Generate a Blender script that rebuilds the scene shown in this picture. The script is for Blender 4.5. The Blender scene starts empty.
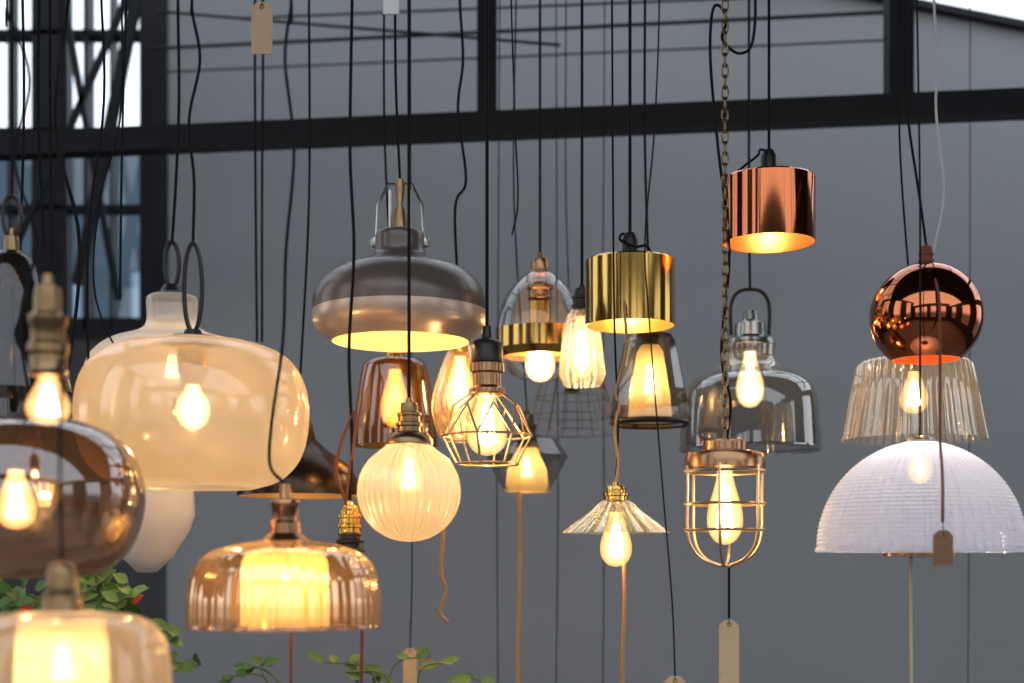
import bpy, math, random
from mathutils import Vector, Matrix
random.seed(7)
F = 1422.0; HY = 565.0; CZ = 1.6          # calibrated focal length (px), horizon row, eye height
def X(px, d): return (px-512.0)/F*d
def Z(py, d): return CZ+(HY-py)/F*d
def W(px, py, d): return Vector((X(px, d), d, Z(py, d)))
scene = bpy.context.scene
scene.view_settings.view_transform = 'Standard'
RACK_Z = 3.95
rack_ys = set()

# ------------------------------------------------------------------ materials
def newmat(name):
    m = bpy.data.materials.new(name); m.use_nodes = True
    nt = m.node_tree; nt.nodes.clear()
    out = nt.nodes.new('ShaderNodeOutputMaterial')
    return m, nt, out
def pbr(name, col, rough=0.5, metal=0.0, noise=0.0, nscale=8.0, bump=0.0, emis=None, es=0.0, spec=0.5):
    m, nt, out = newmat(name)
    b = nt.nodes.new('ShaderNodeBsdfPrincipled')
    b.inputs['Base Color'].default_value = (*col, 1)
    b.inputs['Roughness'].default_value = rough
    b.inputs['Metallic'].default_value = metal
    b.inputs['Specular IOR Level'].default_value = spec
    if emis:
        b.inputs['Emission Color'].default_value = (*emis, 1); b.inputs['Emission Strength'].default_value = es
    if noise > 0 or bump > 0:
        tc = nt.nodes.new('ShaderNodeTexCoord')
        n = nt.nodes.new('ShaderNodeTexNoise'); n.inputs['Scale'].default_value = nscale; n.inputs['Detail'].default_value = 4
        nt.links.new(tc.outputs['Object'], n.inputs['Vector'])
        if noise > 0:
            mx = nt.nodes.new('ShaderNodeMixRGB'); mx.inputs[1].default_value = (*[c*(1-noise) for c in col], 1)
            mx.inputs[2].default_value = (*[min(1, c*(1+noise)) for c in col], 1)
            nt.links.new(n.outputs['Fac'], mx.inputs[0]); nt.links.new(mx.outputs[0], b.inputs['Base Color'])
        if bump > 0:
            bp = nt.nodes.new('ShaderNodeBump'); bp.inputs['Strength'].default_value = bump; bp.inputs['Distance'].default_value = 0.01
            nt.links.new(n.outputs['Fac'], bp.inputs['Height']); nt.links.new(bp.outputs[0], b.inputs['Normal'])
    nt.links.new(b.outputs[0], out.inputs[0])
    return m
def glass(name, tint, edge, refl=0.8, base=0.05, milk=0.0, milkcol=(1, 1, 1), rough=0.03, p=3.0, milk_edge=0.0, gcol=(1, 1, 1)):
    """thin blown glass: tinted transmission + fresnel-like reflection + a little body scatter"""
    m, nt, out = newmat(name)
    lw = nt.nodes.new('ShaderNodeLayerWeight'); lw.inputs[0].default_value = 0.5
    pw = nt.nodes.new('ShaderNodeMath'); pw.operation = 'POWER'; pw.inputs[1].default_value = p
    nt.links.new(lw.outputs['Facing'], pw.inputs[0])
    mr = nt.nodes.new('ShaderNodeMapRange'); mr.inputs[3].default_value = base; mr.inputs[4].default_value = refl
    nt.links.new(pw.outputs[0], mr.inputs[0])
    p2 = nt.nodes.new('ShaderNodeMath'); p2.operation = 'POWER'; p2.inputs[1].default_value = 2.0
    nt.links.new(lw.outputs['Facing'], p2.inputs[0])
    cm = nt.nodes.new('ShaderNodeMixRGB'); cm.inputs[1].default_value = (*tint, 1); cm.inputs[2].default_value = (*edge, 1)
    nt.links.new(p2.outputs[0], cm.inputs[0])
    tr = nt.nodes.new('ShaderNodeBsdfTransparent'); nt.links.new(cm.outputs[0], tr.inputs[0])
    gl = nt.nodes.new('ShaderNodeBsdfGlossy'); gl.inputs['Roughness'].default_value = rough; gl.inputs['Color'].default_value = (*gcol, 1)
    mx = nt.nodes.new('ShaderNodeMixShader')
    nt.links.new(mr.outputs[0], mx.inputs[0]); nt.links.new(tr.outputs[0], mx.inputs[1]); nt.links.new(gl.outputs[0], mx.inputs[2])
    last = mx
    if milk > 0 or milk_edge > 0:
        df = nt.nodes.new('ShaderNodeBsdfDiffuse'); df.inputs[0].default_value = (*milkcol, 1)
        tl = nt.nodes.new('ShaderNodeBsdfTranslucent'); tl.inputs[0].default_value = (*milkcol, 1)
        a = nt.nodes.new('ShaderNodeMixShader'); a.inputs[0].default_value = 0.6
        nt.links.new(df.outputs[0], a.inputs[1]); nt.links.new(tl.outputs[0], a.inputs[2])
        m2 = nt.nodes.new('ShaderNodeMixShader')
        mm = nt.nodes.new('ShaderNodeMapRange'); mm.inputs[3].default_value = milk; mm.inputs[4].default_value = milk+milk_edge
        nt.links.new(p2.outputs[0], mm.inputs[0]); nt.links.new(mm.outputs[0], m2.inputs[0])
        nt.links.new(mx.outputs[0], m2.inputs[1]); nt.links.new(a.outputs[0], m2.inputs[2])
        last = m2
    nt.links.new(last.outputs[0], out.inputs[0])
    return m
def bulbglass(name, ccore, cedge, score, sedge):
    """lit bulb envelope: glows strongly where one looks through its middle, amber and dim at the rim"""
    m, nt, out = newmat(name)
    lw = nt.nodes.new('ShaderNodeLayerWeight'); lw.inputs[0].default_value = 0.5
    cm = nt.nodes.new('ShaderNodeMixRGB'); cm.inputs[1].default_value = (*ccore, 1); cm.inputs[2].default_value = (*cedge, 1)
    nt.links.new(lw.outputs['Facing'], cm.inputs[0])
    mr = nt.nodes.new('ShaderNodeMapRange'); mr.inputs[3].default_value = score; mr.inputs[4].default_value = sedge
    mr.inputs[2].default_value = .9; nt.links.new(lw.outputs['Facing'], mr.inputs[0])
    tr = nt.nodes.new('ShaderNodeBsdfTransparent'); tr.inputs[0].default_value = (1, .93, .8, 1)
    em = nt.nodes.new('ShaderNodeEmission'); nt.links.new(cm.outputs[0], em.inputs[0]); nt.links.new(mr.outputs[0], em.inputs[1])
    ad = nt.nodes.new('ShaderNodeAddShader'); nt.links.new(tr.outputs[0], ad.inputs[0]); nt.links.new(em.outputs[0], ad.inputs[1])
    gl = nt.nodes.new('ShaderNodeBsdfGlossy'); gl.inputs['Roughness'].default_value = .03
    mx = nt.nodes.new('ShaderNodeMixShader'); mx.inputs[0].default_value = 0.07
    nt.links.new(ad.outputs[0], mx.inputs[1]); nt.links.new(gl.outputs[0], mx.inputs[2]); nt.links.new(mx.outputs[0], out.inputs[0])
    return m
def emit(name, col, s):
    m, nt, out = newmat(name)
    em = nt.nodes.new('ShaderNodeEmission'); em.inputs[0].default_value = (*col, 1); em.inputs[1].default_value = s
    nt.links.new(em.outputs[0], out.inputs[0]); return m

M = {}
M['black'] = pbr('black_cable', (.006, .006, .007), .7, spec=.15)
M['steel'] = pbr('black_steel', (.009, .0095, .012), .5, 0, noise=.3, spec=.2)
M['whitecord'] = pbr('grey_cable', (.45, .45, .45), .5)
M['twine'] = pbr('jute_twine', (.36, .21, .1), .9, noise=.4, nscale=200)
M['rust'] = pbr('rust_cable', (.16, .045, .022), .7)
M['brass'] = pbr('brass', (.60, .37, .10), .13, 1.0)
M['agedbrass'] = pbr('aged_brass', (.28, .18, .09), .3, 1.0, noise=.3, nscale=40)
M['copper'] = pbr('polished_copper', (.48, .15, .062), .07, 1.0)
M['coppercap'] = pbr('aged_copper', (.38, .21, .11), .25, 1.0, noise=.25, nscale=40)
M['copperin'] = pbr('copper_inside', (.85, .36, .15), .35, .8)
M['brassin'] = pbr('brass_inside', (.85, .6, .25), .35, .8)
M['taupe'] = pbr('taupe_enamel', (.125, .098, .085), .27, .25)
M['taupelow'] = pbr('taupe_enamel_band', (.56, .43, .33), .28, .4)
M['cream'] = pbr('cream_enamel_inside', (.85, .75, .5), .5)
M['darkmetal'] = pbr('dark_metal', (.02, .018, .017), .35, .4)
M['darkbowl'] = pbr('dark_bronze', (.05, .03, .018), .25, .8)
M['chrome'] = pbr('steel_wire', (.4, .38, .35), .25, 1.0)
M['wirebeige'] = pbr('brushed_brass_wire', (.66, .5, .3), .3, .9)
M['paper'] = pbr('kraft_paper', (.55, .40, .25), .85, noise=.12, nscale=60)
M['paperdark'] = pbr('kraft_paper_shaded', (.22, .12, .07), .85, noise=.12, nscale=60)  # brown tag card
M['amber'] = glass('pale_amber_glass', (.88, .80, .68), (.48, .36, .24), .65, .09, .33, (.95, .84, .67), .04, 2.6, .15)
M['amberdeep'] = glass('deep_amber_glass', (.82, .62, .38), (.26, .15, .07), .85, .22, .16, (.9, .64, .36), .05, 1.8, .0)
M['goldglass'] = glass('gold_lustre_glass', (.80, .60, .36), (.18, .11, .06), .9, .34, .12, (.92, .68, .4), .06, 1.6, 0, gcol=(1, .80, .58))
M['prismin'] = glass('frosted_prism_glass', (.8, .7, .5), (.25, .2, .13), .75, .14, .62, (.97, .84, .6), .1, 1.5, 0)
M['brownglass'] = glass('cognac_glass', (.50, .23, .05), (.07, .025, .005), .5, .1, .05, (.7, .35, .08), .03, 2.0)
M['smokebrown'] = glass('smoked_brown_glass', (.48, .34, .26), (.08, .05, .045), .75, .14, .05, (.6, .42, .3), .03, 2.2)
M['smoke'] = glass('smoked_grey_glass', (.56, .56, .54), (.02, .022, .025), .7, .08, .02, (.6, .6, .55), .03, 3)
M['smokedark'] = glass('dark_smoked_glass', (.28, .24, .22), (.04, .04, .045), .4, .06, .02, (.4, .4, .4), .08, 3)
M['smokeblue'] = glass('smoked_blue_glass', (.44, .46, .49), (.03, .04, .055), .75, .11, .07, (.5, .55, .6), .03, 2.2)
M['clear'] = glass('clear_glass', (.93, .94, .93), (.35, .36, .36), .85, .05, 0, (1, 1, 1), .02, 3)
M['pane'] = glass('window_glass', (.88, .93, .96), (.35, .36, .36), .85, .05, 0, (1, 1, 1), .02, 3)
M['ribclear'] = glass('ribbed_clear_glass', (.78, .72, .62), (.16, .13, .09), .85, .14, .32, (.95, .86, .72), .08, 1.5, 0)
M['ribshade'] = glass('ribbed_grey_glass', (.8, .78, .72), (.18, .16, .13), .85, .14, .16, (.85, .8, .7), .08, 2, 0)
M['ribgreen'] = glass('ribbed_greenish_glass', (.76, .78, .62), (.14, .15, .09), .85, .14, .2, (.8, .82, .6), .08, 2, 0)
M['prism'] = glass('prismatic_white_glass', (.72, .76, .9), (.22, .25, .34), .8, .14, .38, (.86, .88, 1), .1, 1.5, 0)
M['milk'] = glass('pale_milk_glass', (.85, .86, .87), (.5, .52, .55), .6, .06, .5, (.9, .9, .88), .08, 3, .2)
M['bulb'] = bulbglass('lit_bulb_glass', (1, .64, .27), (1, .42, .08), 1.1, .45)
M['bulbhot'] = bulbglass('bright_bulb_glass', (1, .76, .42), (1, .5, .14), 3.4, .8)
M['fil'] = emit('hot_filament', (1, .68, .32), 40)
M['leaf'] = pbr('green_leaf', (.09, .19, .035), .45, noise=.6, nscale=6)
M['leafred'] = pbr('red_leaf', (.5, .05, .02), .5)
M['stem'] = pbr('plant_stem', (.12, .14, .05), .7)

# ------------------------------------------------------------------ mesh helpers
def mkobj(name, verts, faces, mats, parent=None, smooth=True, angle=40, fm=None):
    me = bpy.data.meshes.new(name); me.from_pydata([tuple(v) for v in verts], [], faces); me.update()
    for m in (mats if isinstance(mats, (list, tuple)) else [mats]): me.materials.append(m)
    if fm:
        for p, i in zip(me.polygons, fm): p.material_index = i
    if smooth:
        me.shade_smooth(); me.set_sharp_from_angle(angle=math.radians(angle))
    ob = bpy.data.objects.new(name, me); scene.collection.objects.link(ob)
    if parent: ob.parent = parent
    return ob
def catmull(pts, n=6):
    if len(pts) < 3: return list(pts)
    pts = [Vector(p) for p in pts]
    P = [pts[0]*2-pts[1]]+pts+[pts[-1]*2-pts[-2]]
    out = []
    for i in range(1, len(P)-2):
        a, b, c, d = P[i-1], P[i], P[i+1], P[i+2]
        for k in range(n):
            t = k/n
            out.append(.5*((2*b)+(c-a)*t+(2*a-5*b+4*c-d)*t*t+(3*b-a-3*c+d)*t**3))
    out.append(pts[-1]); return out
def tubegeo(pts, r, segs=8, V=None, Fc=None, closed=False):
    V = [] if V is None else V; Fc = [] if Fc is None else Fc
    base = len(V); n = len(pts); pts = [Vector(p) for p in pts]
    up = None
    for i, p in enumerate(pts):
        if closed: t = pts[(i+1) % n]-pts[i-1]
        else: t = pts[min(i+1, n-1)]-pts[max(i-1, 0)]
        t.normalize()
        if up is None:
            up = Vector((0, 1, 0)) if abs(t.y) < .9 else Vector((1, 0, 0))
        u = (up-t*up.dot(t))
        if u.length < 1e-5: u = t.orthogonal()
        u.normalize(); up = u; v = t.cross(u)
        for k in range(segs):
            a = 2*math.pi*k/segs
            V.append(p+(u*math.cos(a)+v*math.sin(a))*r)
    m = n if closed else n-1
    for i in range(m):
        j = (i+1) % n
        for k in range(segs):
            k2 = (k+1) % segs
            Fc.append((base+i*segs+k, base+j*segs+k, base+j*segs+k2, base+i*segs+k2))
    if not closed:
        Fc.append(tuple(base+k for k in range(segs))); Fc.append(tuple(base+(n-1)*segs+k for k in reversed(range(segs))))
    return V, Fc
def boxgeo(c, s, V, Fc):
    b = len(V); x, y, z = c; a, bb, cc = s[0]/2, s[1]/2, s[2]/2
    for dx in (-a, a):
        for dy in (-bb, bb):
            for dz in (-cc, cc): V.append((x+dx, y+dy, z+dz))
    for f in ((0, 1, 3, 2), (4, 6, 7, 5), (0, 4, 5, 1), (2, 3, 7, 6), (0, 2, 6, 4), (1, 5, 7, 3)): Fc.append(tuple(b+i for i in f))
def box(name, c, s, mat, parent=None):
    V, Fc = [], []; boxgeo(c, s, V, Fc); return mkobj(name, V, Fc, mat, parent, smooth=False)
def bar(name, a, b, w, mat, parent=None):
    a, b = Vector(a), Vector(b); V, Fc = tubegeo([a, b], w*.7071, 4)
    t = (b-a).normalized(); R = Matrix.Rotation(math.radians(45), 3, t)
    V = [(R @ (v-a))+a for v in V]
    return mkobj(name, V, Fc, mat, parent, smooth=False)

class Lamp:
    def __init__(s, name, px, d, py):
        s.px, s.d, s.py = px, d, py; s.s = d/F
        s.e = bpy.data.objects.new(name, None); s.e.empty_display_size = .05
        s.e.location = W(px, py, d); scene.collection.objects.link(s.e)
    def L(s, dx, py, dy=0): return Vector((dx*s.s, dy*s.s, (s.py-py)*s.s))
    def lathe(s, part, prof, mat, segs=72, smooth=False, ribs=0, amp=0.0, n=6, angle=40, dx=0, thick=0, inmat=None, dy=0):
        if smooth:
            prof = [(p.x, p.y) for p in catmull([Vector((a, b, 0)) for a, b in prof], n)]
        if ribs: segs = ribs*6
        def surf(off):
            V, Fc = [], []
            for i, (r, y) in enumerate(prof):
                for k in range(segs):
                    a = 2*math.pi*k/segs
                    rr = max(r-off, .02)
                    if ribs: rr *= 1+amp*math.cos(ribs*a)
                    V.append(((dx+rr*math.cos(a))*s.s, (dy+rr*math.sin(a))*s.s, (s.py-y)*s.s))
            for i in range(len(prof)-1):
                for k in range(segs):
                    k2 = (k+1) % segs
                    Fc.append((i*segs+k, (i+1)*segs+k, (i+1)*segs+k2, i*segs+k2))
            return V, Fc
        V, Fc = surf(0); fm = [0]*len(Fc); mats = [mat]
        if thick:
            V2, F2 = surf(thick); o = len(V); V += V2
            Fc += [tuple(reversed([o+i for i in f])) for f in F2]; fm += [1]*len(F2)
            last = (len(prof)-1)*segs
            for k in range(segs):
                k2 = (k+1) % segs
                Fc.append((last+k, o+last+k, o+last+k2, last+k2)); fm.append(0)
            mats = [mat, inmat or mat]
        return mkobj(part, V, Fc, mats, s.e, True, angle, fm)
    def tube(s, part, pts, rpx, mat, smooth=True, segs=8, n=6):
        P = [s.L(p[0], p[1], p[2] if len(p) > 2 else 0) for p in pts]
        if smooth: P = catmull(P, n)
        V, Fc = tubegeo(P, rpx*s.s, segs); return mkobj(part, V, Fc, mat, s.e)
    def wires(s, part, lines, rpx, mat, smooth=False, rings=(), segs=6):
        V, Fc = [], []
        for l in lines:
            P = [s.L(*p) for p in l]
            if smooth: P = catmull(P, 5)
            tubegeo(P, rpx*s.s, segs, V, Fc)
        for r, y in rings:
            P = [s.L(r*math.cos(a*math.pi/18), y, r*math.sin(a*math.pi/18)) for a in range(36)]
            tubegeo(P, rpx*s.s, segs, V, Fc, closed=True)
        return mkobj(part, V, Fc, mat, s.e)
    def cord(s, ytop, path=None, rpx=1.9, mat=None, name='cord'):
        """from lamp top up to the ceiling rack"""
        ztop = (RACK_Z-s.e.location.z)/s.s
        pts = [(p[0]-s.px, p[1]) for p in (path or [])]
        x0 = pts[0][0] if pts else 0
        allp = [(x0, s.py-ztop)]
        if pts: allp += [(x0, -30)]+pts if pts[0][1] > -20 else pts
        allp.append((0, ytop))
        rack_ys.add(round(s.d, 3))
        return s.tube(name, allp, rpx*.82, mat or M['black'], smooth=bool(pts))
    def socket(s, y0, y1, r, mat, name='lamp_socket'):
        h = y1-y0
        pr = [(.1, y0-h*.12), (r*.22, y0-h*.12), (r*.3, y0), (r*.62, y0+h*.03), (r*.7, y0+h*.14), (r*.7, y0+h*.3), (r*.95, y0+h*.34), (r*.95, y0+h*.42), (r*.85, y0+h*.46),
              (r*.85, y0+h*.62), (r, y0+h*.66), (r, y0+h*.74), (r*.88, y0+h*.78), (r*.88, y0+h*.92), (r*.95, y0+h*.95), (r*.9, y1), (r*.3, y1)]
        return s.lathe(name, pr, mat, 40, angle=30)
    def bulb(s, y0, y1, r, power=1.0, hot=False, dx=0, kind='edison', fil=True, col=(1, .66, .33)):
        h = y1-y0
        if kind == 'edison':
            pr = [(r*.42, y0), (r*.46, y0+h*.12), (r*.66, y0+h*.3), (r*.93, y0+h*.52), (r, y0+h*.68), (r*.88, y0+h*.84), (r*.5, y0+h*.96), (.2, y1)]
        else:
            pr = [(r*.4, y0), (r*.5, y0+h*.14), (r*.85, y0+h*.32), (r, y0+h*.55), (r*.85, y0+h*.8), (r*.45, y0+h*.96), (.2, y1)]
        s.lathe('bulb_glass', pr, M['bulbhot' if hot else 'bulb'], 32, True, dx=dx)
        s.lathe('bulb_screw', [(r*.42, y0-4), (r*.46, y0-2), (r*.42, y0), (r*.46, y0+2)], M['agedbrass'], 24, dx=dx)
        if fil:
            ls = []
            for k in range(8):
                a = k*math.pi/4; b = a+.5
                ls.append([(dx+r*.2*math.cos(a), y0+h*.26, r*.2*math.sin(a)), (dx+r*.46*math.cos(b), y0+h*.8, r*.46*math.sin(b))])
            s.wires('bulb_filament', ls, max(.9, r*.055), M['fil'])
            s.wires('filament_stem', [[(dx, y0, 0), (dx, y0+h*.5, 0)]], r*.08, M['bulb'])
        ld = bpy.data.lights.new('bulb_light', 'POINT'); ld.energy = power*1.7; ld.color = col; ld.shadow_soft_size = .3*r*s.s
        lo = bpy.data.objects.new('bulb_light', ld); lo.location = s.L(dx, y0+h*.55); lo.parent = s.e; scene.collection.objects.link(lo)

def tag(name, px, py0, py1, w, d, mat, ztop=None, stringto=None):
    s = d/F; e = bpy.data.objects.new(name, None); e.location = W(px, py0, d); scene.collection.objects.link(e)
    h = (py1-py0)*s; ww = w*s/2; c = ww*.55; t = .0012
    out = [(-ww, -h), (ww, -h), (ww, -c), (ww-c, 0), (-ww+c, 0), (-ww, -c)]
    V = [(x, -t, z) for x, z in out]+[(x, t, z) for x, z in out]
    n = 6; Fc = [tuple(range(n)), tuple(reversed(range(n, 2*n)))]+[(i, i+n, (i+1) % n+n, (i+1) % n) for i in range(n)]
    mkobj('paper_card', V, Fc, mat, e, smooth=False)
    V, Fc = tubegeo([(math.cos(a*.5236)*.005, -t-.0005, -c*.8+math.sin(a*.5236)*.005) for a in range(12)], .0012, 6, closed=True)
    mkobj('eyelet', V, Fc, M['agedbrass'], e)
    if stringto is not None:
        z = (py0-stringto)*s
        V, Fc = tubegeo([(0, -t-.001, -c*.8), (0, 0, 0.01), (0, 0, z)], .0009, 6); mkobj('string', V, Fc, M['black'], e)
    return e

# ------------------------------------------------------------------ room
wallm = pbr('grey_painted_wall', (.236, .246, .256), .8, noise=.12, nscale=.7, bump=.03)
darkwall = pbr('dark_panel_wall', (.03, .032, .036), .6, noise=.3)
YW = 7.0
xl = X(167, YW)
def roofz(x): return Z(0, YW)-.2*(x-X(868, YW))
# gable wall: its top edge follows the roof slope
V = [(x, y, z) for y in (YW, YW+.2) for x, z in ((xl, 0), (5, 0), (5, roofz(5)), (xl, roofz(xl)))]
mkobj('wall_back', V, [(0, 1, 2, 3), (7, 6, 5, 4), (0, 4, 5, 1), (1, 5, 6, 2), (2, 6, 7, 3), (3, 7, 4, 0)], wallm, smooth=False)
box('wall_back_dado', ((xl-5)/2, YW+.1, Z(318, YW)/2), (abs(-5-xl), .2, Z(318, YW)), darkwall)
floor = box('floor', (0, 1.8, -.05), (10.4, 10.8, .1), pbr('concrete_floor', (.16, .14, .12), .5, noise=.3, nscale=2))
roofm = pbr('dark_roof', (.05, .052, .056), .8)
def roofpiece(name, x0, x1, y0, y1, mat, th=.08):
    V = []
    for z in (0, th):
        V += [(x0, y0, roofz(x0)+z), (x1, y0, roofz(x1)+z), (x1, y1, roofz(x1)+z), (x0, y1, roofz(x0)+z)]
    return mkobj(name, V, [(3, 2, 1, 0), (4, 5, 6, 7), (0, 1, 5, 4), (1, 2, 6, 5), (2, 3, 7, 6), (3, 0, 4, 7)], mat, smooth=False)
roofpiece('ceiling', -5, 5, 1.0, 4.4, roofm)
roofpiece('trim_1', -5, 5, 6.95, 7.2, M['steel'], .035)
for i, xx in enumerate((-3.2, -1.0, 1.2, 3.4)):
    roofpiece('trim_%d' % (i+2), xx, xx+.07, 4.4, 6.95, M['steel'], .1)
# side walls with tall window openings (outside the view, added to shape the reflections)
for side, xx in (('right', 5.1), ('left', -5.1)):
    sw = bpy.data.objects.new('wall_'+side, None); scene.collection.objects.link(sw)
    top = roofz(5 if side == 'right' else -5)
    for i, (a, b) in enumerate(((-3.6, -2.4), (-.8, .9), (2.6, 4.2), (6.0, 7.2))):
        box('pier_%d' % i, (xx, (a+b)/2, top/2), (.2, b-a, top), darkwall, sw)
    box('lower_wall', (xx, 1.8, .5), (.18, 10.8, 1.0), darkwall, sw)
    box('lintel', (xx, 1.8, top-.2), (.18, 10.8, .4), darkwall, sw)
st = bpy.data.objects.new('wall_front', None); scene.collection.objects.link(st)  # unseen posts, header and sill behind the camera, added for reflections
for i, (xx, ww) in enumerate(((-4.6, .9), (-2.2, .25), (-.3, .9), (1.9, .25), (4.4, 1.1))):
    box('post_%d' % i, (xx, -3.4, 1.9), (ww, .2, 3.8), darkwall, st)
box('header', (0, -3.4, 4.0), (10, .3, .7), darkwall, st)
box('sill', (0, -3.4, .45), (10, .25, .9), darkwall, st)

# window wall at the left
win = bpy.data.objects.new('window_1', None); scene.collection.objects.link(win)
def wbar(n, x0, x1, y0, y1, dd=YW, th=.12):
    a, b = X(x0, dd), X(x1, dd); c, e = Z(y1, dd), Z(y0, dd)
    box(n, ((a+b)/2, dd+.05, (c+e)/2), (b-a, th, e-c), M['steel'], win)
wbar('frame_post', 140, 168, -120, 330)
wbar('frame_post_2', 32, 66, -120, 330)
wbar('mullion_1', 84, 88, -120, 330)
wbar('frame_post_3', -110, -85, -120, 330)
wbar('mullion_2', 110, 112, -120, 330)
wbar('mullion_3', 8, 11, -120, 330)
for i, yy in enumerate((-60, 30, 128, 205, 318)):
    wbar('transom_%d' % i, -480, 140, yy, yy+(20 if i in (2, 4) else 5))
for i, (a, b) in enumerate([((140, -20), (78, 285)), ((135, -20), (60, 150)), ((60, -20), (118, 300)), ((-10, 300), (60, 150))]):
    bar('strut_%d' % i, W(a[0], a[1], 6.75), W(b[0], b[1], 6.75), .03 if i else .05, M['steel'], win)
V = [(-5, YW+.06, Z(318, YW)), (xl, YW+.06, Z(318, YW)), (xl, YW+.06, roofz(xl)), (-5, YW+.06, roofz(-5))]
mkobj('window_pane', V, [(0, 1, 2, 3)], M['pane'], win, smooth=False)
nb = bpy.data.objects.new('neighbouring_building', None); scene.collection.objects.link(nb)
bm_ = pbr('blue_facade', (.07, .11, .15), .7, noise=.4, nscale=1.5)
box('facade', (-5, 11.2, 2.35), (9, .4, 4.85), bm_, nb)
fl = pbr('facade_light_panel', (.35, .5, .6), .6)
for i in range(9): box('panel_%d' % i, (-8+i*.75, 10.97, 3.4), (.35, .06, .9), fl, nb)

# main steel beam (recedes slightly to the left) and posts
zc = (Z(143, 5.73)+Z(108, 5.2))/2
beam = bpy.data.objects.new('steel_beam', None); scene.collection.objects.link(beam)
def ybeam(x):
    t = (x+2.06)/(1.87+2.06); return 5.73+(5.2-5.73)*t
bar('beam_body', (-3.6, ybeam(-3.6), zc), (3.4, ybeam(3.4), zc), .092, M['steel'], beam)
for i, (px, w) in enumerate(((487, .075), (899, .09))):
    x = X(px, 5.42); x = X(px, ybeam(x)); yb = ybeam(x)
    bar('post_%d' % i, (x, yb, zc), (x, yb, roofz(x)), w, M['steel'], beam)
def rod(name, a, b, da, db, r):
    A, B = W(*a, da), W(*b, db)
    dirv = (B-A)
    V, Fc = tubegeo([A-dirv*.02, B], r, 8); mkobj(name, V, Fc, M['steel'])
rod('ceiling_rod', (165, 48), (890, 12), 6.6, 5.9, .009)
rod('ceiling_rod.001', (165, 12), (560, 45), 6.4, 5.8, .007)
rod('ceiling_rod.002', (165, 72), (890, 40), 6.7, 6.1, .005)
rod('ceiling_rod.003', (250, 18), (890, -8), 6.5, 6.0, .006)

# ------------------------------------------------------------------ lamps
def disc_hanger(l, y0, y1, w, mat=None, r=2.4):
    pts = []
    for k in range(25):
        a = 2*math.pi*k/24
        pts.append((w*math.cos(a), (y0+y1)/2+(y1-y0)/2*math.sin(a)))
    P = [l.L(*p) for p in pts[:-1]]
    V, Fc = tubegeo(P, r*l.s, 8, closed=True); mkobj('hanger_loop', V, Fc, mat or M['darkmetal'], l.e)

# amber "pumpkin" pendant
l = Lamp('amber_glass_pendant_lamp', 193, 3.2, 338)
l.lathe('glass_shade', [(28, 341), (60, 344), (90, 355), (108, 376), (115, 405), (113, 437), (104, 462), (86, 480), (62, 488)], M['amber'], 96, True)
l.lathe('top_cap', [(.1, 330), (8, 330), (10, 336), (29, 338), (30, 344), (12, 346)], M['darkmetal'], 40)
disc_hanger(l, 243, 332, 9)
l.lathe('lamp_socket', [(4, 346), (15, 347), (15, 372), (12, 376), (12, 386), (2, 386)], M['brass'], 32)
l.bulb(384, 430, 17, 3.4, True, kind='a')
l.cord(244, [(192, 10), (200, 60), (189, 120), (194, 180)])

# smoked globe left
l = Lamp('smoked_glass_pendant_lamp', 30, 2.7, 418)
l.lathe('glass_shade', [(22, 419), (50, 421), (80, 432), (102, 455), (112, 490), (108, 525), (94, 554), (70, 573), (50, 578)], M['smokebrown'], 96, True)
l.lathe('top_cap', [(.1, 402), (9, 402), (12, 412), (24, 416), (24, 422), (12, 424)], M['darkmetal'], 40)
l.socket(424, 470, 13, M['agedbrass'])
l.bulb(468, 530, 20, 2.6, True, dx=-14)
l.cord(402, [(8, 10), (30, 80), (14, 160), (36, 240), (20, 320)])

# Edison bulb pendant
l = Lamp('bronze_bulb_pendant_lamp', 48, 2.3, 285)
l.socket(285, 376, 20, M['agedbrass'])
l.bulb(374, 425, 22, .3)
l.cord(276, [(62, 20), (64, 120), (52, 200)])

# dark smoked bells at far left (unlit)
l = Lamp('smoked_bell_pendant_lamp', 12, 3.1, 252)
l.lathe('glass_shade', [(12, 252), (22, 262), (30, 285), (36, 320), (50, 360), (58, 392)], M['smokedark'], 64, True)
l.socket(235, 290, 11, M['agedbrass'])
disc_hanger(l, 196, 236, 9)
l.cord(198)
l = Lamp('smoked_bell_pendant_lamp', -10, 3.6, 300)
l.lathe('glass_shade', [(12, 300), (28, 310), (40, 335), (46, 380), (52, 430)], M['smokedark'], 64, True)
l.socket(285, 330, 11, M['darkmetal']); l.cord(283)

# bottom-left dome
l = Lamp('amber_dome_pendant_lamp', 62, 2.15, 565)
l.lathe('neck', [(.1, 562), (9, 563), (12, 566), (15, 572), (15, 590), (19, 594), (19, 606), (22, 612), (22, 616)], M['agedbrass'], 48)
l.lathe('glass_shade', [(20, 611), (50, 613), (78, 618), (96, 632), (105, 655), (108, 700), (107, 735)], M['amber'], 96, True)
l.lathe('prism_glass', [(40, 618), (44, 650), (46, 720)], M['prismin'], ribs=30, amp=.02)
l.lathe('lamp_socket', [(2, 613), (14, 613), (14, 632), (2, 632)], M['agedbrass'], 32)
l.bulb(632, 690, 20, 1.4, True, kind='a')
l.cord(562, [(60, 100), (64, 300), (60, 450)])

# pale milk glass bell behind the amber pendant
l = Lamp('milk_glass_pendant_lamp', 172, 4.2, 295)
l.lathe('glass_shade', [(20, 295), (25, 300), (25, 322), (34, 332), (62, 342), (80, 358), (86, 380), (86, 410)], M['milk'], 80, True)
l.lathe('top_cap', [(.1, 285), (8, 285), (12, 292), (21, 295), (21, 299)], M['darkmetal'], 40)
disc_hanger(l, 242, 287, 7)
l.cord(243, [(178, 10), (179, 100), (176, 180)])
l.bulb(345, 385, 14, .7)
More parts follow.
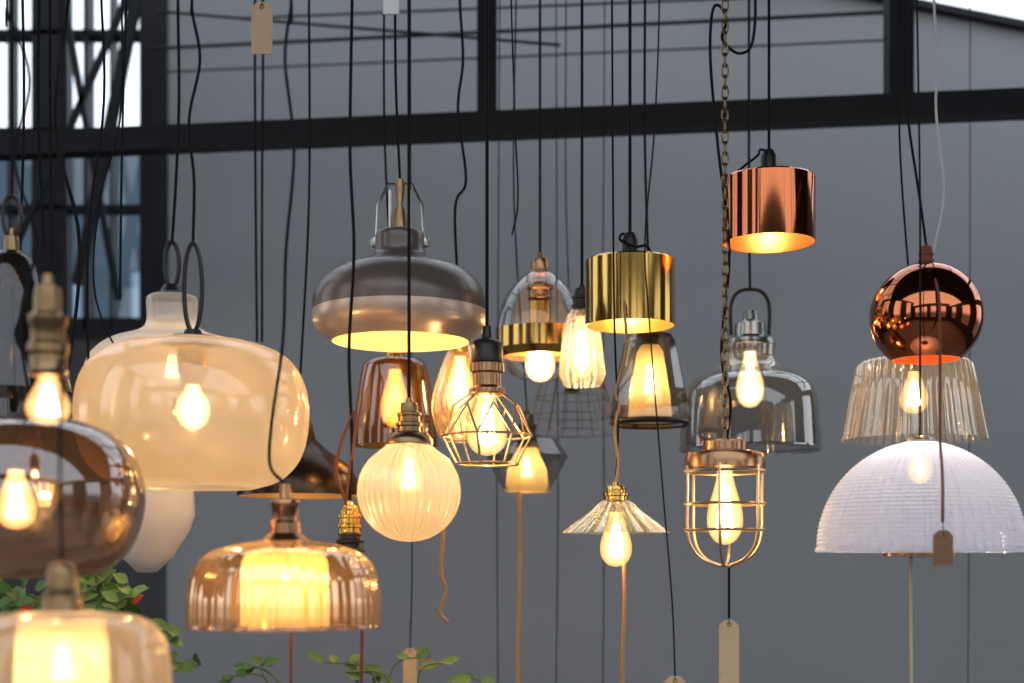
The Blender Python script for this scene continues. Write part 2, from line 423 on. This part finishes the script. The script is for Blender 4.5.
# pale cone below
l = Lamp('white_cone_pendant_lamp', 147, 3.85, 486)
l.lathe('shade', [(.1, 478), (14, 479), (46, 487), (47, 515), (42, 530), (26, 556), (10, 572), (.1, 573)], pbr('white_porcelain', (.85, .8, .75), .35), 64)
l.cord(478, [(122, 5), (120, 120), (100, 200), (96, 300), (140, 400)], 1.2)

# dark bronze bowl
l = Lamp('dark_bowl_pendant_lamp', 300, 4.15, 410)
l.lathe('shade', [(8, 415), (12, 425), (16, 440), (30, 452), (50, 466), (61, 484), (62, 496)], M['darkbowl'], 64, thick=1.5, inmat=M['brassin'])
l.socket(385, 418, 10, M['darkmetal']); l.bulb(440, 478, 13, .6); l.cord(383, [(309, 5), (309, 200)], 1.5)

# amber glass dome with copper neck
l = Lamp('amber_dome_pendant_lamp', 285, 2.8, 500)
l.lathe('neck', [(.1, 484), (5, 484), (6, 498), (14, 500), (15, 503), (13, 506), (13, 520), (16, 523), (16, 533), (19, 536), (24, 541), (24, 545)], M['coppercap'], 48)
l.lathe('glass_shade', [(22, 540), (50, 544), (76, 553), (90, 570), (95, 592), (96, 612), (96, 626)], M['goldglass'], smooth=True, ribs=40, amp=.004)
l.lathe('rim', [(96, 624), (97.5, 626), (96, 628), (94.5, 626), (96, 624)], M['amberdeep'], 96, angle=80)
l.lathe('prism_glass', [(20, 548), (36, 552), (41, 562), (42, 580), (42, 626)], M['prismin'], ribs=24, amp=.05)
l.bulb(560, 590, 12, 2.0, False, kind='a', fil=False)
l.cord(484, [(291, 5), (285, 60), (294, 150), (286, 250), (283, 340), (272, 420), (270, 465)], 2.0)

# taupe metal pendant
l = Lamp('taupe_metal_pendant_lamp', 400, 3.6, 232)
l.lathe('shade', [(.1, 231), (16, 231), (24, 234), (25, 250), (29, 257), (45, 264), (65, 271), (79, 283), (86, 298), (87, 312)], M['taupe'], 96, True, n=4)
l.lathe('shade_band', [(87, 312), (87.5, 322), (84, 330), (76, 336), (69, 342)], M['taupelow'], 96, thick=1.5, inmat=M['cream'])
l.lathe('shade_inside', [(10, 266), (40, 272), (62, 280), (76, 292), (83, 312)], M['cream'], 72)
l.wires('bracket', [[(-24, 244, 0), (-22, 205, 0), (-12, 184, 0), (12, 184, 0), (22, 205, 0), (24, 244, 0)], [(-10, 232, 0), (-10, 190, 0)], [(10, 232, 0), (10, 190, 0)]], 1.6, M['chrome'])
for sx in (-1, 1):
    l.lathe('thumb_screw', [(.1, 237), (4, 238), (5, 242), (4, 247), (.1, 248)], M['chrome'], 20, dx=sx*25)
l.lathe('cable_gland', [(.1, 178), (4, 180), (5, 190), (3, 205), (7, 215), (7, 231)], M['agedbrass'], 24)
l.bulb(285, 325, 18, 1.4, True, kind='a')
l.cord(180, [(395, 5), (396, 90)], 1.6)

# cognac glass bell
l = Lamp('cognac_glass_pendant_lamp', 395, 4.3, 358)
l.lathe('glass_shade', [(8, 358), (28, 361), (34, 375), (38, 400), (42, 425), (43, 446)], M['brownglass'], 64, True)
l.socket(338, 366, 11, M['brass']); l.bulb(368, 428, 15, 1.2, True); l.cord(336, [(384, 5), (385, 150)], 1.4)

# ribbed globe
l = Lamp('ribbed_globe_pendant_lamp', 409, 3.25, 402)
gp = [(17, 441)]
for k in range(1, 14):
    a = math.radians(20+k*12.3); gp.append((50.0*math.sin(a), 492-50*math.cos(a)))
gp.append((.2, 542))
l.lathe('glass_globe', gp, M['ribclear'], smooth=True, n=3, ribs=36, amp=.04, angle=80)
l.socket(402, 434, 13, M['agedbrass'])
l.lathe('fitter_cap', [(12, 432), (19, 434), (24, 440), (24, 445), (18, 446)], M['agedbrass'], 40)
l.bulb(446, 496, 14, 1.5)
l.cord(398, None, 2.1)

# pear glass pendant behind the cage lamp
l = Lamp('pear_glass_pendant_lamp', 460, 4.1, 345)
l.lathe('glass_shade', [(9, 340), (13, 352), (20, 370), (27, 395), (28, 415), (22, 434), (15, 442)], M['amberdeep'], 64, True)
l.socket(318, 352, 10, M['brass']); l.bulb(355, 415, 14, 1.0, True)
l.cord(316, [(460, 5), (463, 60), (458, 110), (466, 180), (455, 210)], 1.7)

# wire cage lamp (diamond)
l = Lamp('wire_cage_pendant_lamp', 487, 3.5, 340)
l.lathe('socket_upper', [(.1, 326), (4, 326), (5, 338), (13, 341), (16, 345), (16, 362), (14, 364)], M['darkmetal'], 40)
l.lathe('socket_lower', [(14, 362), (17, 364), (17, 372), (14, 374), (14, 386), (18, 389), (18, 393), (10, 393)], M['coppercap'], 40)
L1 = []
for k in range(8):
    a = 2*math.pi*k/8+.2; b = a+math.pi/8; b2 = a-math.pi/8
    c, s_ = math.cos, math.sin
    L1.append([(17*c(a), 394, 17*s_(a)), (34*c(a), 406, 34*s_(a)), (45*c(b), 436, 45*s_(b)), (31*c(b), 464, 31*s_(b))])
    L1.append([(34*c(a), 406, 34*s_(a)), (45*c(b2), 436, 45*s_(b2))])
l.wires('wire_cage', L1, 1.3, M['wirebeige'], rings=((17, 394), (31, 464), (45, 436)))
l.bulb(392, 456, 20, 1.1)
l.cord(327, None, 2.1)

# clear dome with brass band
l = Lamp('brass_band_glass_pendant_lamp', 540, 4.35, 270)
l.lathe('glass_shade', [(10, 272), (18, 277), (32, 292), (41, 312), (45, 330)], M['clear'], 64, True)
l.lathe('brass_band', [(45, 330), (45, 350), (38, 357)], M['brass'], 64, thick=1, inmat=M['brassin'])
l.lathe('reflector', [(38, 356), (30, 374), (22, 378)], M['clear'], 64)
l.socket(258, 300, 13, M['coppercap'])
l.lathe('lamp_holder', [(5, 300), (11, 302), (11, 330), (3, 331)], M['brass'], 32)
l.bulb(331, 382, 15, 1.3, True)
l.cord(256, None, 1.6)

# fluted glass jar
l = Lamp('fluted_glass_pendant_lamp', 582, 4.0, 288)
l.socket(288, 314, 11, M['darkmetal'])
l.lathe('glass_shade', [(10, 310), (15, 316), (20, 345), (23, 375), (18, 386)], M['ribshade'], ribs=16, amp=.03)
l.bulb(315, 378, 14, .9, False); l.cord(286, None, 1.8)

# brass drum
l = Lamp('brass_drum_pendant_lamp', 630, 3.75, 260)
l.lathe('shade', [(.1, 260), (43, 260), (45, 262), (45, 326)], M['brass'], 96, thick=1, inmat=M['brassin'], angle=30)
l.lathe('top_cap', [(.1, 232), (5, 233), (8, 240), (8, 260)], M['darkmetal'], 24)
l.tube('cable_loop', [(0, 236), (-8, 234), (-10, 242, -8), (4, 250, -16), (14, 250, -20), (18, 256, -22)], 1.4, M['black'])
l.bulb(278, 316, 16, .8, kind='a'); l.cord(234, None, 2.0)

# smoked taper
l = Lamp('smoked_taper_pendant_lamp', 650, 4.2, 330)
l.lathe('glass_shade', [(8, 332), (22, 335), (26, 342), (38, 402), (40, 418), (39, 424)], M['smoke'], 14, angle=20)
l.lathe('rim', [(38.5, 420), (41, 423), (38.5, 426)], M['darkmetal'], 14)
l.lathe('inner_shade', [(9, 345), (13, 352), (20, 395), (22, 418)], glass('warm_frosted_glass', (.9, .75, .5), (.8, .6, .4), .2, .03, .6, (.95, .8, .5), .2), 48)
l.socket(312, 346, 10, M['darkmetal']); l.bulb(350, 405, 13, .5); l.cord(310, [(645, 5), (645, 150)], 1.6)

# wire basket
l = Lamp('wire_basket_pendant_lamp', 572, 4.9, 372)
ls = [[(30*math.cos(a*math.pi/9), 376, 30*math.sin(a*math.pi/9)), (47*math.cos(a*math.pi/9), 433, 47*math.sin(a*math.pi/9))] for a in range(18)]
ls += [[(0, 376, 0), (30*math.cos(a*math.pi/2), 376, 30*math.sin(a*math.pi/2))] for a in range(4)]
l.wires('wire_basket', ls, .5, M['agedbrass'], rings=((30, 376), (37, 398), (42, 416), (47, 433)))
l.socket(362, 392, 8, M['darkmetal']); l.cord(360, [(566, 5), (566, 200)], .8)

# faceted smoke bowl with warm core
l = Lamp('smoked_bowl_pendant_lamp', 527, 4.62, 432)
l.lathe('glass_shade', [(10, 434), (30, 440), (41, 456), (30, 478), (22, 492)], M['smoke'], 10, angle=20)
l.lathe('inner_shade', [(10, 448), (20, 470), (22, 492)], bpy.data.materials['warm_frosted_glass'], 10, angle=20)
l.socket(414, 446, 10, M['darkmetal']); l.bulb(447, 484, 11, .6); l.cord(412, [(516, 5), (514, 200)], 1.0)
l.tube('twine', [(-8, 492), (-7, 560), (-9, 640), (-8, 740)], 1.9, M['twine'])

# fluted glass hat
l = Lamp('fluted_hat_pendant_lamp', 616, 3.6, 485)
l.lathe('glass_shade', [(12, 500), (17, 503), (26, 512), (40, 523), (53, 533)], M['ribgreen'], ribs=20, amp=.035)
l.socket(485, 510, 14, M['brass']); l.bulb(510, 567, 16, 1.0)
l.tube('twisted_cord', [(0, 484), (2, 460), (-1, 430), (3, 405), (0, 390), (10, 350), (8, 300)], 1.6, M['twine'])
l.cord(482, [(612, 5), (614, 300), (618, 420)], 1.3)
l.tube('twine', [(8, 535, 8), (9, 600, 8), (7, 660, 8), (8, 740, 8)], 2.2, M['twine'])

# copper drum
l = Lamp('copper_drum_pendant_lamp', 769, 3.75, 178)
l.lathe('shade', [(.1, 178), (44, 178), (46, 180), (46, 243)], M['copper'], 96, thick=1, inmat=M['copperin'], angle=30)
l.lathe('top_cap', [(.1, 149), (5, 150), (8, 156), (8, 178)], M['darkmetal'], 24)
l.tube('cable_loop', [(0, 152), (-10, 152, -8), (-14, 160, -16), (-26, 170, -20), (-34, 177, -22)], 1.3, M['black'])
l.bulb(196, 234, 16, .7, True, kind='a'); l.cord(150, None, 1.8)

# smoked blue shoulder glass
l = Lamp('smoked_shoulder_pendant_lamp', 750, 4.4, 318)
l.lathe('glass_shade', [(20, 340), (25, 344), (25, 360), (34, 370), (56, 380), (66, 395), (69, 430), (70, 448)], M['smokeblue'], 96, True, n=4)
l.lathe('rim', [(69, 446), (71, 449), (69, 451)], M['smokeblue'], 80)
l.lathe('top_cap', [(.1, 310), (6, 311), (8, 320), (15, 324), (16, 336), (24, 340), (25, 345), (10, 346)], M['chrome'], 40)
disc = [(-19, 335), (-19, 305), (-10, 291), (10, 291), (19, 305), (19, 335)]
l.tube('bracket', disc, 1.9, M['darkmetal'])
l.bulb(350, 408, 14, 1.4, True); l.cord(291, [(749, 5), (749, 200)], 1.6)

# marine cage lamp with chain
l = Lamp('caged_bulb_pendant_lamp', 725, 3.45, 440)
l.lathe('cap', [(.1, 438), (16, 439), (22, 442), (22, 450), (38, 453), (40, 457), (40, 468), (36, 469), (15, 469)], M['coppercap'], 48)
ls = []
for k in range(6):
    a = k*math.pi/3+.25
    ls.append([(r*math.cos(a), y, r*math.sin(a)) for r, y in ((40, 466), (40, 500), (40, 528), (36, 546), (24, 559), (5, 566))])
l.wires('wire_cage', ls, 1.6, M['wirebeige'], smooth=True, rings=((40, 472), (40, 504), (40, 530), (6, 566)))
l.bulb(468, 545, 18, 1.0)
V, Fc = [], []; k = 0
Pz = (RACK_Z-l.e.location.z)
pitch = 11*l.s
z = 0.0
while z < Pz:
    pts = []
    for q in range(12):
        a = 2*math.pi*q/12; u = 3.0*l.s*math.cos(a); v = 7.2*l.s*math.sin(a)
        pts.append((u if k % 2 else 0, 0 if k % 2 else u, z+v+6*l.s))
    tubegeo(pts, 1.05*l.s, 6, V, Fc, closed=True); z += pitch; k += 1
mkobj('chain', V, Fc, M['agedbrass'], l.e); rack_ys.add(3.45)
l.tube('power_cable', [(2, 440), (6, 400, 4), (-3, 350, 4), (5, 250, 4), (-6, 150, 4), (-14, 60, 4), (-12, 10, 4), (-4, 5, 4), (2, 20, 4), (-2, 38, 4), (16, 52, 4), (30, 30, 4), (30, -80, 4), (30, 440-Pz/l.s, 4)], 1.5, M['black'])
l.tube('pull_cord', [(4, 567), (4, 618)], 1.3, M['black'])

# copper sphere
l = Lamp('copper_sphere_pendant_lamp', 926, 3.4, 268)
sp = [(8, 262)]
for k in range(1, 15):
    a = math.radians(8+k*9.6); sp.append((55.5*math.sin(a), 317-54*math.cos(a)))
l.lathe('shade', sp, M['copper'], 96, True, thick=1, inmat=M['copperin'], n=3)
l.socket(246, 268, 8, M['rust']); l.bulb(310, 350, 15, .12, kind='a')
l.cord(244, [(905, 5), (906, 100), (920, 200)], 1.7)
l.tube('loose_cable', [(5, 262), (10, 240), (18, 190), (10, 110), (12, 60), (8, 0), (8, -100), (8, 268-(RACK_Z-l.e.location.z)/l.s)], 1.4, M['whitecord'])
l.tube('tag_cord', [(-4, 262), (-4, 272, -22), (-5, 300, -56), (-7, 345, -70), (-30, 444, -146), (-41, 490, -190), (-43, 528, -197)], 1.4, M['rust'])

# ribbed shade
l = Lamp('ribbed_glass_pendant_lamp', 914, 3.9, 360)
l.lathe('glass_shade', [(20, 358), (50, 361), (56, 366), (62, 398), (68, 432), (70, 440)], M['ribshade'], ribs=44, amp=.018)
l.socket(340, 366, 12, M['brass']); l.bulb(370, 414, 14, .9); l.cord(338, [(900, 5), (900, 150)], 1.3)

# prismatic dome
l = Lamp('prismatic_dome_pendant_lamp', 920, 3.2, 440)
pr = [(14, 441)]; N = 34
for k in range(N*4+1):
    t = k/(N*4); a = math.radians(10+t*80); b = 1+.006*math.cos(k*math.pi/2); r = 100*math.sin(a)*b; y = 548-106*math.cos(a)*b
    pr.append((r, y))
pr += [(102, 550), (101, 552)]
l.lathe('glass_shade', pr, M['prism'], ribs=60, amp=.013, angle=80)
l.lathe('fitter_cap', [(.1, 436), (10, 436), (15, 440), (15, 446)], M['chrome'], 32)
l.bulb(452, 484, 12, 1.3, kind='a', col=(1, .93, .9), fil=False); l.cord(436, [(917, 5), (920, 200)], 1.3)
l.tube('twine', [(-9, 545, 0), (-9, 600, 0), (-8, 740, 0)], 1.7, pbr('pale_twine', (.5, .42, .25), .9))
l.lathe('diffuser_disc', [(.1, 553), (36, 553), (36, 556), (.1, 557)], M['coppercap'], 40)

# brass socket pendant near the centre-left
l = Lamp('brass_socket_pendant_lamp', 350, 3.28, 490)
l.socket(505, 535, 13, M['brass']); l.socket(530, 560, 15, M['darkmetal'], 'lower_collar')
l.cord(500, [(352, 5), (350, 150), (354, 250), (349, 350), (352, 440)], 2.0)
l.tube('rust_cable', [(-2, 506), (-14, 470), (-4, 430), (6, 420), (-12, 560)], 1.8, M['rust'])
l.tube('twine', [(8, 560), (12, 620), (10, 740)], 1.8, M['rust'])

# free hanging twines
def hang(name, pts, d, r, mat):
    P = catmull([W(a, b, d) for a, b in pts], 6); V, Fc = tubegeo(P, r*d/F, 8); return mkobj(name, V, Fc, mat)
def rackcord(pts, d, r, name='hanging_cord', mat=None):
    x = pts[0][0]; top = Vector((X(x, d), d, RACK_Z)); rack_ys.add(round(d, 3))
    P = catmull([top]+[W(a, b, d) for a, b in pts], 6); V, Fc = tubegeo(P, r*.85*d/F, 8)
    mkobj(name, V, Fc, mat or M['black'])
rackcord([(255, -60), (255, 100), (256, 250), (257, 342)], 4.4, 1.5)
rackcord([(263, -60), (263, 60), (262, 200), (262, 342)], 4.5, 1.5)
rackcord([(22, -50), (24, 100), (20, 260)], 3.9, 1.8)
rackcord([(40, -50), (38, 100), (44, 250)], 3.9, 2.2)
rackcord([(72, -50), (55, 120), (80, 250), (60, 430)], 3.6, 2.2)
rackcord([(50, -50), (50, 120), (52, 260)], 4.1, 2)
rackcord([(100, -50), (104, 100), (88, 240), (90, 440)], 3.7, 1.6)
rackcord([(127, -50), (122, 150), (120, 300)], 4.0, 1.5)
rackcord([(660, -50), (655, 120), (645, 240), (650, 330), (662, 480), (672, 600), (675, 676)], 3.3, 1.0)
rackcord([(510, -60), (515, 120), (518, 200), (512, 235)], 3.9, 1.0)
rackcord([(605, -50), (603, 300), (604, 500), (603, 690)], 5.12, .7, 'pull_string')
rackcord([(556, -50), (557, 300), (558, 500), (556, 690)], 5.12, .7, 'pull_string')
rackcord([(500, -50), (498, 300), (497, 500), (498, 690)], 4.9, .7, 'pull_string')
rackcord([(970, -50), (970, 300), (969, 500), (968, 690)], 4.9, .6, 'pull_string')
rackcord([(410, -50), (411, 300), (412, 560), (410, 650)], 4.6, .8, 'pull_string')
hang('knotted_twine', [(443, 468), (444, 520), (441, 570), (446, 590), (440, 612), (448, 622)], 3.5, 2.0, M['twine'])
hang('hanging_twine', [(290, 620), (291, 660), (290, 740)], 2.8, 1.6, M['rust'])

tag('paper_price_tag', 262, 2, 54, 21, 3.4, M['paper'], stringto=-110)
tag('paper_price_tag', 943, 530, 566, 20, 2.915, M['paperdark'], stringto=512)
tag('paper_price_tag', 729, 620, 700, 20, 3.44, M['paper'], stringto=612)
tag('paper_price_tag', 410, 648, 700, 14, 4.58, M['paper'], stringto=620)
tag('paper_price_tag', 675, 676, 720, 22, 3.29, M['paper'], stringto=660)
tag('paper_price_tag', 391, -30, 14, 16, 3.1, pbr('white_card', (.7, .7, .7), .7), stringto=-200)

# ceiling rack that carries the cords
rk = bpy.data.objects.new('ceiling_rack', None); scene.collection.objects.link(rk)
for i, yy in enumerate(sorted(rack_ys)):
    V, Fc = tubegeo([(-2.1, yy, RACK_Z), (2.1, yy, RACK_Z)], .008, 8); mkobj('rack_rod_%d' % i, V, Fc, M['steel'], rk)
for i, xx in enumerate((-2.1, 0, 2.1)):
    bar('rack_rail_%d' % i, (xx, 1.9, RACK_Z), (xx, 5.2, RACK_Z), .03, M['steel'], rk)
    for j, yy in enumerate((2.2, 4.35)):
        bar('rack_hanger_%d_%d' % (i, j), (xx, yy, RACK_Z), (xx, yy, roofz(xx)+.02), .02, M['steel'], rk)

# ------------------------------------------------------------------ foliage
def leafgeo(p, dirv, nrm, L, wd, V, Fc):
    dirv = dirv.normalized(); side = dirv.cross(nrm).normalized(); up = side.cross(dirv).normalized()
    b = len(V); prof = [(0, .05), (.2, .7), (.45, 1), (.75, .65), (1, .03)]
    for t, w in prof:
        c = p+dirv*L*t-up*(L*.2*t*t)
        V.append(c+side*wd*w*.5+up*wd*.12*w); V.append(c); V.append(c-side*wd*w*.5+up*wd*.12*w)
    for i in range(4):
        for j in range(2):
            Fc.append((b+i*3+j, b+(i+1)*3+j, b+(i+1)*3+j+1, b+i*3+j+1))
def plant(name, base, tips, leafL, nleaf, potsize, t0=.35):
    e = bpy.data.objects.new(name, None); e.location = (0, 0, 0); scene.collection.objects.link(e)
    SV, SF, LV, LF, fm = [], [], [], [], []
    for tp in tips:
        b = base+Vector((random.uniform(-1, 1)*potsize[0]*.4, random.uniform(-1, 1)*potsize[1]*.3, 0))
        mid = (b+tp)/2+Vector((random.uniform(-.06, .06), random.uniform(-.04, .04), .08))
        P = catmull([b, mid, tp], 8); tubegeo(P, .0025, 6, SV, SF)
        for k in range(nleaf):
            t = t0+(1-t0)*(k+1)/nleaf; p = P[min(len(P)-1, int(t*(len(P)-1)))]
            a = random.uniform(0, 6.28); dv = Vector((math.cos(a), math.sin(a)*.5, random.uniform(-.5, .7)))
            n0 = len(LF); leafgeo(p, dv, Vector((random.uniform(-.5, .5), -1, random.uniform(.1, 1))).normalized(), leafL*random.uniform(.7, 1.2), leafL*.5, LV, LF)
            fm += [1 if random.random() < .04 else 0]*(len(LF)-n0)
    mkobj('stems', SV, SF, M['stem'], e); mkobj('leaves', LV, LF, [M['leaf'], M['leafred']], e, fm=fm)
    x, y, z = base; w, dd = potsize
    V = [(x-w*.42, y-dd*.4, .0), (x+w*.42, y-dd*.4, 0), (x+w*.42, y+dd*.4, 0), (x-w*.42, y+dd*.4, 0), (x-w*.5, y-dd*.5, z+.02), (x+w*.5, y-dd*.5, z+.02), (x+w*.5, y+dd*.5, z+.02), (x-w*.5, y+dd*.5, z+.02),
         (x-w*.46, y-dd*.44, z+.02), (x+w*.46, y-dd*.44, z+.02), (x+w*.46, y+dd*.44, z+.02), (x-w*.46, y+dd*.44, z+.02), (x-w*.46, y-dd*.44, z-.01), (x+w*.46, y-dd*.44, z-.01), (x+w*.46, y+dd*.44, z-.01), (x-w*.46, y+dd*.44, z-.01)]
    mkobj('planter', V, [(3, 2, 1, 0), (0, 1, 5, 4), (1, 2, 6, 5), (2, 3, 7, 6), (3, 0, 4, 7), (4, 5, 9, 8), (5, 6, 10, 9), (6, 7, 11, 10), (7, 4, 8, 11), (8, 9, 13, 12), (9, 10, 14, 13), (10, 11, 15, 14), (11, 8, 12, 15), (12, 13, 14, 15)],
          pbr('dark_planter_'+name, (.05, .045, .04), .7), e, smooth=False)
d = 3.3
tips = [W(random.uniform(-20, 150), random.uniform(575, 668), d+random.uniform(-.12, .12)) for _ in range(38)]
tips += [W(178, 636, d), W(180, 668, d), W(145, 585, d), W(115, 570, d), W(200, 665, d), W(150, 620, d), W(165, 648, d), W(130, 598, d), W(95, 572, d)]
plant('leafy_green_plant', Vector((X(85, d), d, 1.2)), tips, .055, 8, (.5, .3))
d = 3.9
tips = [W(x, y, d+random.uniform(-.05, .05)) for x, y in ((240, 668), (325, 662), (345, 672), (430, 656), (455, 662), (480, 680), (225, 676), (265, 664), (380, 676))]
plant('trailing_green_plant', Vector((X(350, d), d, 1.12)), tips, .055, 4, (.65, .25), .7)

# ------------------------------------------------------------------ world
w = bpy.data.worlds.new('daylight'); scene.world = w; w.use_nodes = True; nt = w.node_tree; nt.nodes.clear()
o = nt.nodes.new('ShaderNodeOutputWorld'); bg = nt.nodes.new('ShaderNodeBackground'); tc = nt.nodes.new('ShaderNodeTexCoord')
sx = nt.nodes.new('ShaderNodeSeparateXYZ'); cr = nt.nodes.new('ShaderNodeValToRGB')
mr = nt.nodes.new('ShaderNodeMapRange'); mr.inputs[1].default_value = -1; mr.inputs[2].default_value = 1
nt.links.new(tc.outputs['Generated'], sx.inputs[0]); nt.links.new(sx.outputs['Z'], mr.inputs[0]); nt.links.new(mr.outputs[0], cr.inputs[0])
e = cr.color_ramp.elements; e[0].position = 0; e[0].color = (.08, .075, .07, 1); e[1].position = 1; e[1].color = (.73, .84, 1, 1)
x = e.new(.485); x.color = (.14, .14, .14, 1); x = e.new(.53); x.color = (.92, .95, 1, 1)
nt.links.new(cr.outputs[0], bg.inputs[0]); bg.inputs[1].default_value = 1.9; nt.links.new(bg.outputs[0], o.inputs[0])

# ------------------------------------------------------------------ camera
cd = bpy.data.cameras.new('camera'); cam = bpy.data.objects.new('camera', cd); scene.collection.objects.link(cam)
cam.location = (0, 0, CZ); cam.rotation_euler = (math.radians(90), 0, 0)
cd.sensor_width = 36; cd.lens = F*36/1024; cd.shift_y = (HY-341.5)/1024
cd.dof.use_dof = True; cd.dof.focus_distance = 3.6; cd.dof.aperture_fstop = 1.8
scene.camera = cam
